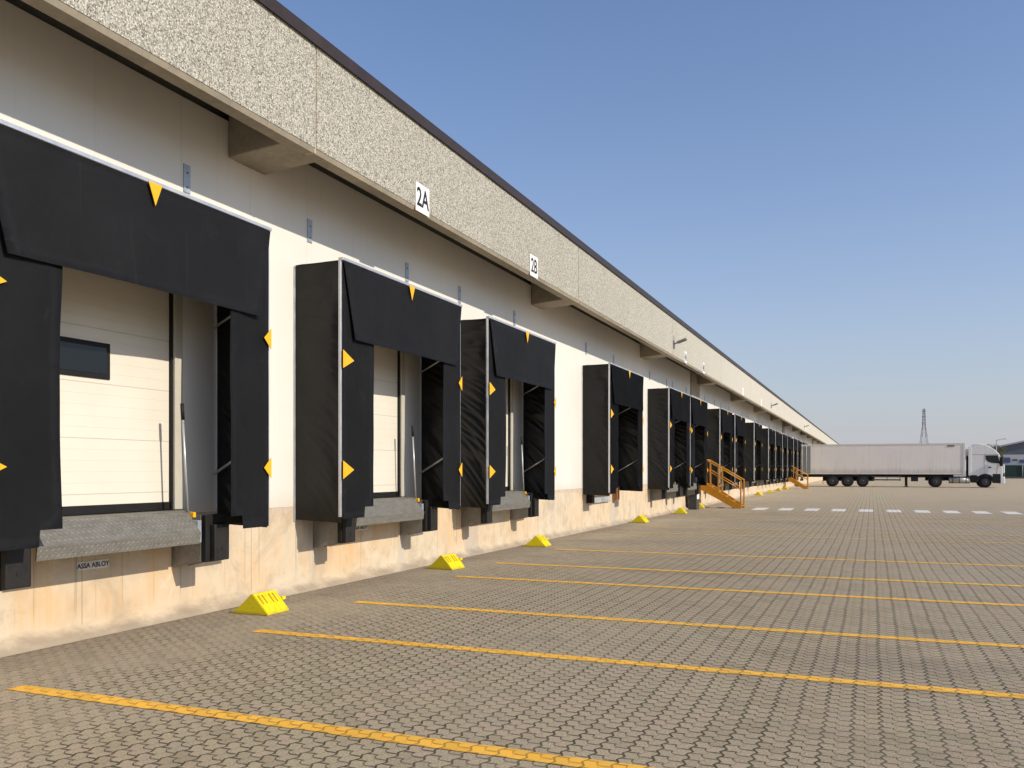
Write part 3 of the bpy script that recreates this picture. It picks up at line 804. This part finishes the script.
tk = tag(empty('truck_tractor', (0, TY, 0)), 'white sleeper cab truck tractor coupled to the trailer, facing away from the warehouse', 'truck')
cx = 15.25
prof = [(15.30, 1.02), (15.30, 3.55), (15.55, 3.96), (15.9, 4.0), (16.5, 3.86), (17.1, 3.52), (17.50, 3.10), (17.62, 2.85), (17.80, 1.95), (17.84, 1.25), (17.80, .98), (17.0, .95), (16.95, 1.02), (16.72, 1.16), (16.16, 1.16), (15.92, 1.02)]
MB().prism(prof, 'y', .03, TW-.03, .05, 3).build('cab', M['cab'], tk)
MB().box(15.08, 15.36, .02, .12, 1.10, 3.72, .03, 2).build('side_fairing', M['white'], tk)
MB().box(15.08, 15.30, .12, .20, 1.10, 3.72, .01).build('fairing_back', M['cab_grey'], tk)
MB().prism([(16.42, 2.92), (17.42, 2.92), (17.62, 2.18), (16.95, 2.24), (16.62, 2.36), (16.48, 2.55)], 'y', .014, .05, .006).build('side_window', M['glass'], tk)
dr = MB().prism([(16.36, 1.24), (16.34, 2.98), (16.36, 2.98), (16.365, 1.24)], 'y', .022, .028).prism([(17.30, 1.24), (17.45, 2.1), (17.47, 2.1), (17.32, 1.24)], 'y', .022, .028).prism([(15.4, 2.985), (17.46, 2.985), (17.46, 3.0), (15.4, 3.0)], 'y', .022, .028)
dr.build('door_seam', M['cab_grey'], tk)
MB().box(16.68, 16.92, -.01, .02, 1.78, 1.90, .01).build('door_handle', M['cab_grey'], tk)
MB().prism([(.15, 2.0), (TW-.15, 2.0), (TW-.2, 2.95), (.2, 2.95)], 'x', 17.70, 17.72).build('windscreen', M['glass'], tk) if False else None
ws = MB(); ws.quad((17.815, .16, 2.02), (17.815, TW-.16, 2.02), (17.655, TW-.2, 2.86), (17.655, .2, 2.86)); ws.build('windscreen', M['glass'], tk)
MB().prism([(17.45, 3.05), (17.78, 2.86), (17.80, 2.78), (17.48, 2.96)], 'y', .10, TW-.10, .01).build('sun_visor', M['cab_grey'], tk)
MB().box(17.55, 17.80, -.30, -.10, 1.95, 2.75, .05, 2).build('mirror', M['rubber'], tk)
MB().tube((17.55, .05, 2.72), (17.66, -.2, 2.74), .02).tube((17.6, .05, 2.0), (17.66, -.2, 2.02), .02).build('mirror_arm', M['rubber'], tk)
MB().box(17.78, 17.98, .05, TW-.05, 1.32, 2.08, .05, 2).build('front_panel', M['white'], tk)
MB().box(17.985, 17.995, .35, TW-.35, 1.45, 1.95).build('grille', M['cab_grey'], tk)
MB().box(17.62, 18.00, .03, TW-.03, .36, 1.00, .06, 2).build('front_bumper', M['white'], tk)
MB().box(17.86, 18.01, .10, .42, .62, .84, .02).build('headlight', M['glass'], tk)
MB().box(17.86, 18.01, TW-.42, TW-.10, .62, .84, .02).build('headlight', M['glass'], tk)
MB().box(17.02, 17.66, .01, .30, .42, 1.26, .03).build('step_panel', M['chassis'], tk)
sk = MB(); arch1 = [(16.44+.76*math.cos(R(a)), .5+.76*math.sin(R(a))) for a in range(0, 181, 15)]; arch2 = [(16.44+.57*math.cos(R(a)), .5+.57*math.sin(R(a))) for a in range(180, -1, -15)]
sk.prism(arch1+arch2, 'y', .0, .40); sk.build('wheel_arch', M['chassis'], tk)
fr = MB(); fr.box(11.6, 17.6, .75, .9, .62, .95).box(11.6, 17.6, 1.6, 1.75, .62, .95).box(12.0, 13.1, .7, 1.8, .97, 1.16); fr.build('frame', M['chassis'], tk)
MB().tube((13.50, .30, .68), (15.20, .30, .68), .30, n=24).build('fuel_tank', M['tank'], tk)
for x in (13.8, 14.35, 14.9): MB().tube((x-.03, .30, .68), (x+.03, .30, .68), .307, n=24).build('tank_strap', M['chassis'], tk)
MB().box(15.25, 15.80, .02, .35, .45, 1.16, .03).build('battery_box', M['chassis'], tk)
wheel(tk, 12.42, .52, .02, .58); wheel(tk, 12.42, .52, TW-.60, .58, s=-1)
wheel(tk, 16.44, .52, .03, .33); wheel(tk, 16.44, .52, TW-.36, .33, s=-1)
a1 = [(12.42+.64*math.cos(R(a)), .52+.64*math.sin(R(a))) for a in range(5, 176, 15)]; a2 = [(12.42+.61*math.cos(R(a)), .52+.61*math.sin(R(a))) for a in range(175, 4, -15)]
MB().prism(a1+a2, 'y', .02, .60).build('mudguard', M['cab_grey'], tk)
MB().tube((12.42, .5, .52), (12.42, 2.0, .52), .09).tube((16.44, .3, .52), (16.44, 2.2, .52), .08).build('axle', M['chassis'], tk)
MB().box(14.95, 15.22, .40, .75, .95, 2.9, .03).build('exhaust_stack', M['chassis'], tk)
MB().box(14.83, 15.20, .45, TW-.35, 2.55, 3.55, .06, 2).build('cooling_unit', M['white'], tk)

# ------------------------------------------------------------------ far things
fb = tag(empty('far_building', (0, 0, 0)), 'low blue grey shed with gently pitched roof beyond the truck cab at the right edge', 'building')
MB().prism([(30.2, 0), (30.2, 6.0), (52, 11.0), (74, 6.0), (74, 0)], 'y', 192, 240).build('wall', M['far_clad'], fb)
MB().prism([(29.8, 6.0), (52, 11.1), (74.4, 6.0), (74.4, 6.25), (52, 11.35), (29.8, 6.25)], 'y', 191.6, 240.4).build('roof', M['lamp_post'], fb)
MB().box(40, 44, 191.9, 191.99, .0, 4.2).build('gate_door', M['far_grey'], fb)
sb = tag(empty('sign_hoarding', (0, 0, 0)), 'white hoarding band with blue marks on posts above a green fence', 'hoarding')
MB().box(29.5, 62, 188.0, 188.15, 2.45, 4.5).build('board', M['far_white'], sb)
bl = MB()
for (x0, x1, z0, z1) in ((29.9, 31.1, 3.0, 3.95), (31.4, 32.3, 3.35, 3.65), (32.6, 34.2, 2.95, 3.55), (33.6, 35.3, 3.2, 4.0), (38.5, 39.6, 3.0, 3.9), (40.0, 44.0, 3.0, 3.8)):
    bl.box(x0, x1, 187.95, 187.99, z0, z1, .015)
bl.build('blue_mark', M['far_blue'], sb)
for x in (29.7, 34, 38.5, 43, 48, 54, 60): MB().box(x-.06, x+.06, 188.16, 188.28, 0, 4.2).build('post', M['lamp_post'], sb)
gf = tag(empty('green_fence', (0, 0, 0)), 'dark green sheeted fence along the yard edge behind the truck cab', 'fence')
MB().box(29.4, 62, 187.2, 187.25, .35, 2.5).build('sheet', M['far_green'], gf)
MB().box(29.4, 62, 187.1, 187.4, 0, .34).build('foot_wall', M['far_grey'], gf)
for x in range(30, 62, 3): MB().tube((x, 187.12, .34), (x, 187.12, 2.6), .05, n=6).build('post', M['lamp_post'], gf)

def tree(x, y, h, r, label, seed):
    rn = random.Random(seed)
    t = tag(empty('broadleaf_tree', (x, y, 0)), label, 'tree')
    tb = MB().tube((0, 0, 0), (.1, 0, h*.45), .16, .10, n=8)
    for k in range(5):
        a = rn.uniform(0, 6.28); tb.tube((.05, 0, h*(.3+.05*k)), (math.cos(a)*r*.7, math.sin(a)*r*.7, h*(.55+.07*k)), .07, .02, n=6)
    tb.build('trunk', M['bark'], t)
    cb = MB()
    cl = [(Vector((rn.gauss(0, r*.45), rn.gauss(0, r*.45), h*.68+rn.gauss(0, h*.14))), rn.uniform(.3, .55)*r) for _ in range(16)]
    for (c, cr) in cl:
        for _ in range(230):
            d = Vector((rn.gauss(0, 1), rn.gauss(0, 1), rn.gauss(0, 1))).normalized()*cr*rn.random()**.4
            p = c+d; u = Vector((rn.gauss(0, 1), rn.gauss(0, 1), rn.gauss(0, 1))).normalized(); v = u.orthogonal().normalized(); q = rn.uniform(.07, .15)
            cb.quad(p-u*q, p+v*q*.6, p+u*q, p-v*q*.6)
    cb.build('crown', M['leaf'], t)
tree(28.2, 184, 5.6, 1.8, 'small olive brown tree behind the front of the truck cab', 5)
tree(27.2, 190, 5.3, 1.7, 'tree mostly hidden behind the roof of the truck cab', 11)
lp = tag(empty('street_lamp', (27.6, 178, 0)), 'thin grey street lamp with a single arm above the truck cab', 'street lamp')
MB().tube((0, 0, 0), (0, 0, 6.9), .08, .05, n=8).build('post', M['lamp_post'], lp)
MB().tube((0, 0, 6.9), (1.0, -.1, 7.15), .05, n=8).build('arm', M['lamp_post'], lp)
MB().box(0.95, 1.6, -.22, .05, 7.09, 7.22, .03).build('lamp_head', M['lamp_post'], lp)

py = tag(empty('electricity_pylon', (29, 441.7, 0), R(12)), 'hazy lattice electricity pylon rising beyond the trailer roof', 'pylon')
pb = MB(); Hh = 31.
def half(z): return 2.3*(1-z/22)+.55 if z < 22 else .55-.25*(z-22)/9
lv = [0, 6, 12, 17, 20, 22, 24, 25.5, 27, 28, 29, 29.6]
for s1_ in (-1, 1):
    for s2_ in (-1, 1):
        for a, b in zip(lv, lv[1:]): pb.tube((s1_*half(a), s2_*half(a), a), (s1_*half(b), s2_*half(b), b), .13, n=5)
for a, b in zip(lv, lv[1:]):
    for s in (-1, 1):
        pb.tube((-half(a), s*half(a), a), (half(b), s*half(b), b), .045, n=4).tube((half(a), s*half(a), a), (-half(b), s*half(b), b), .045, n=4)
        pb.tube((s*half(a), -half(a), a), (s*half(b), half(b), b), .045, n=4).tube((-half(b), s*half(b), b), (half(b), s*half(b), b), .045, n=4)
pb.build('lattice_tower', M['pylon'], py)
for z in (23.2, 26.0, 28.6): MB().box(-.9, .9, -.12, .12, z-.12, z+.12).build('cross_arm', M['pylon'], py)

# ------------------------------------------------------------------ sky, sun, camera
EL, AZ = R(31.5), R(97)           # sun from the yard side, square on to the facade (azimuth clockwise from +y)
w = bpy.data.worlds.new('World'); scene.world = w; w.use_nodes = True
nt = w.node_tree; bg = nt.nodes['Background']
sky = nt.nodes.new('ShaderNodeTexSky'); sky.sky_type = 'NISHITA'; sky.sun_disc = False
sky.sun_elevation = EL; sky.sun_rotation = AZ; sky.air_density = 1.0; sky.dust_density = 1.0; sky.ozone_density = 1.6; sky.altitude = 100
tint = nt.nodes.new('ShaderNodeMix'); tint.data_type = 'RGBA'; tint.blend_type = 'MULTIPLY'; tint.inputs[0].default_value = 1
nt.links.new(sky.outputs[0], tint.inputs[6]); tint.inputs[7].default_value = (.885, 1.02, 1.215, 1)
# low haze: the sky whitens towards the horizon all round
tc = nt.nodes.new('ShaderNodeTexCoord'); sx = nt.nodes.new('ShaderNodeSeparateXYZ'); nt.links.new(tc.outputs['Generated'], sx.inputs[0])
hz = nt.nodes.new('ShaderNodeMath'); hz.operation = 'MULTIPLY'; nt.links.new(sx.outputs[2], hz.inputs[0]); hz.inputs[1].default_value = -5.6
he = nt.nodes.new('ShaderNodeMath'); he.operation = 'EXPONENT'; he.use_clamp = True; nt.links.new(hz.outputs[0], he.inputs[0])
hm = nt.nodes.new('ShaderNodeMix'); hm.data_type = 'RGBA'; nt.links.new(he.outputs[0], hm.inputs[0]); nt.links.new(tint.outputs[2], hm.inputs[6]); hm.inputs[7].default_value = (3.95, 3.92, 4.2, 1)
nt.links.new(hm.outputs[2], bg.inputs['Color'])
bg.inputs['Strength'].default_value = .134
sl = bpy.data.lights.new('sun', 'SUN'); sl.energy = 4.2; sl.angle = R(.53); sl.color = (1, .905, .76)
so = bpy.data.objects.new('sun', sl); col.objects.link(so)
dv = Vector((math.sin(AZ)*math.cos(EL), math.cos(AZ)*math.cos(EL), math.sin(EL)))
so.rotation_euler = dv.to_track_quat('Z', 'Y').to_euler(); so.location = (30, 0, 30)

cam = bpy.data.cameras.new('camera'); co = bpy.data.objects.new('camera', cam); col.objects.link(co)
cam.sensor_fit = 'HORIZONTAL'; cam.sensor_width = 36; cam.lens = 874/1024*36
cam.shift_y = 86/1024; cam.clip_end = 4000
co.location = (7, 0, 1.6); co.rotation_euler = (R(90), 0, math.atan(360/874))
scene.camera = co
scene.view_settings.view_transform = 'Standard'; scene.view_settings.look = 'None'; scene.view_settings.exposure = 0
scene.render.resolution_x = 1024; scene.render.resolution_y = 768
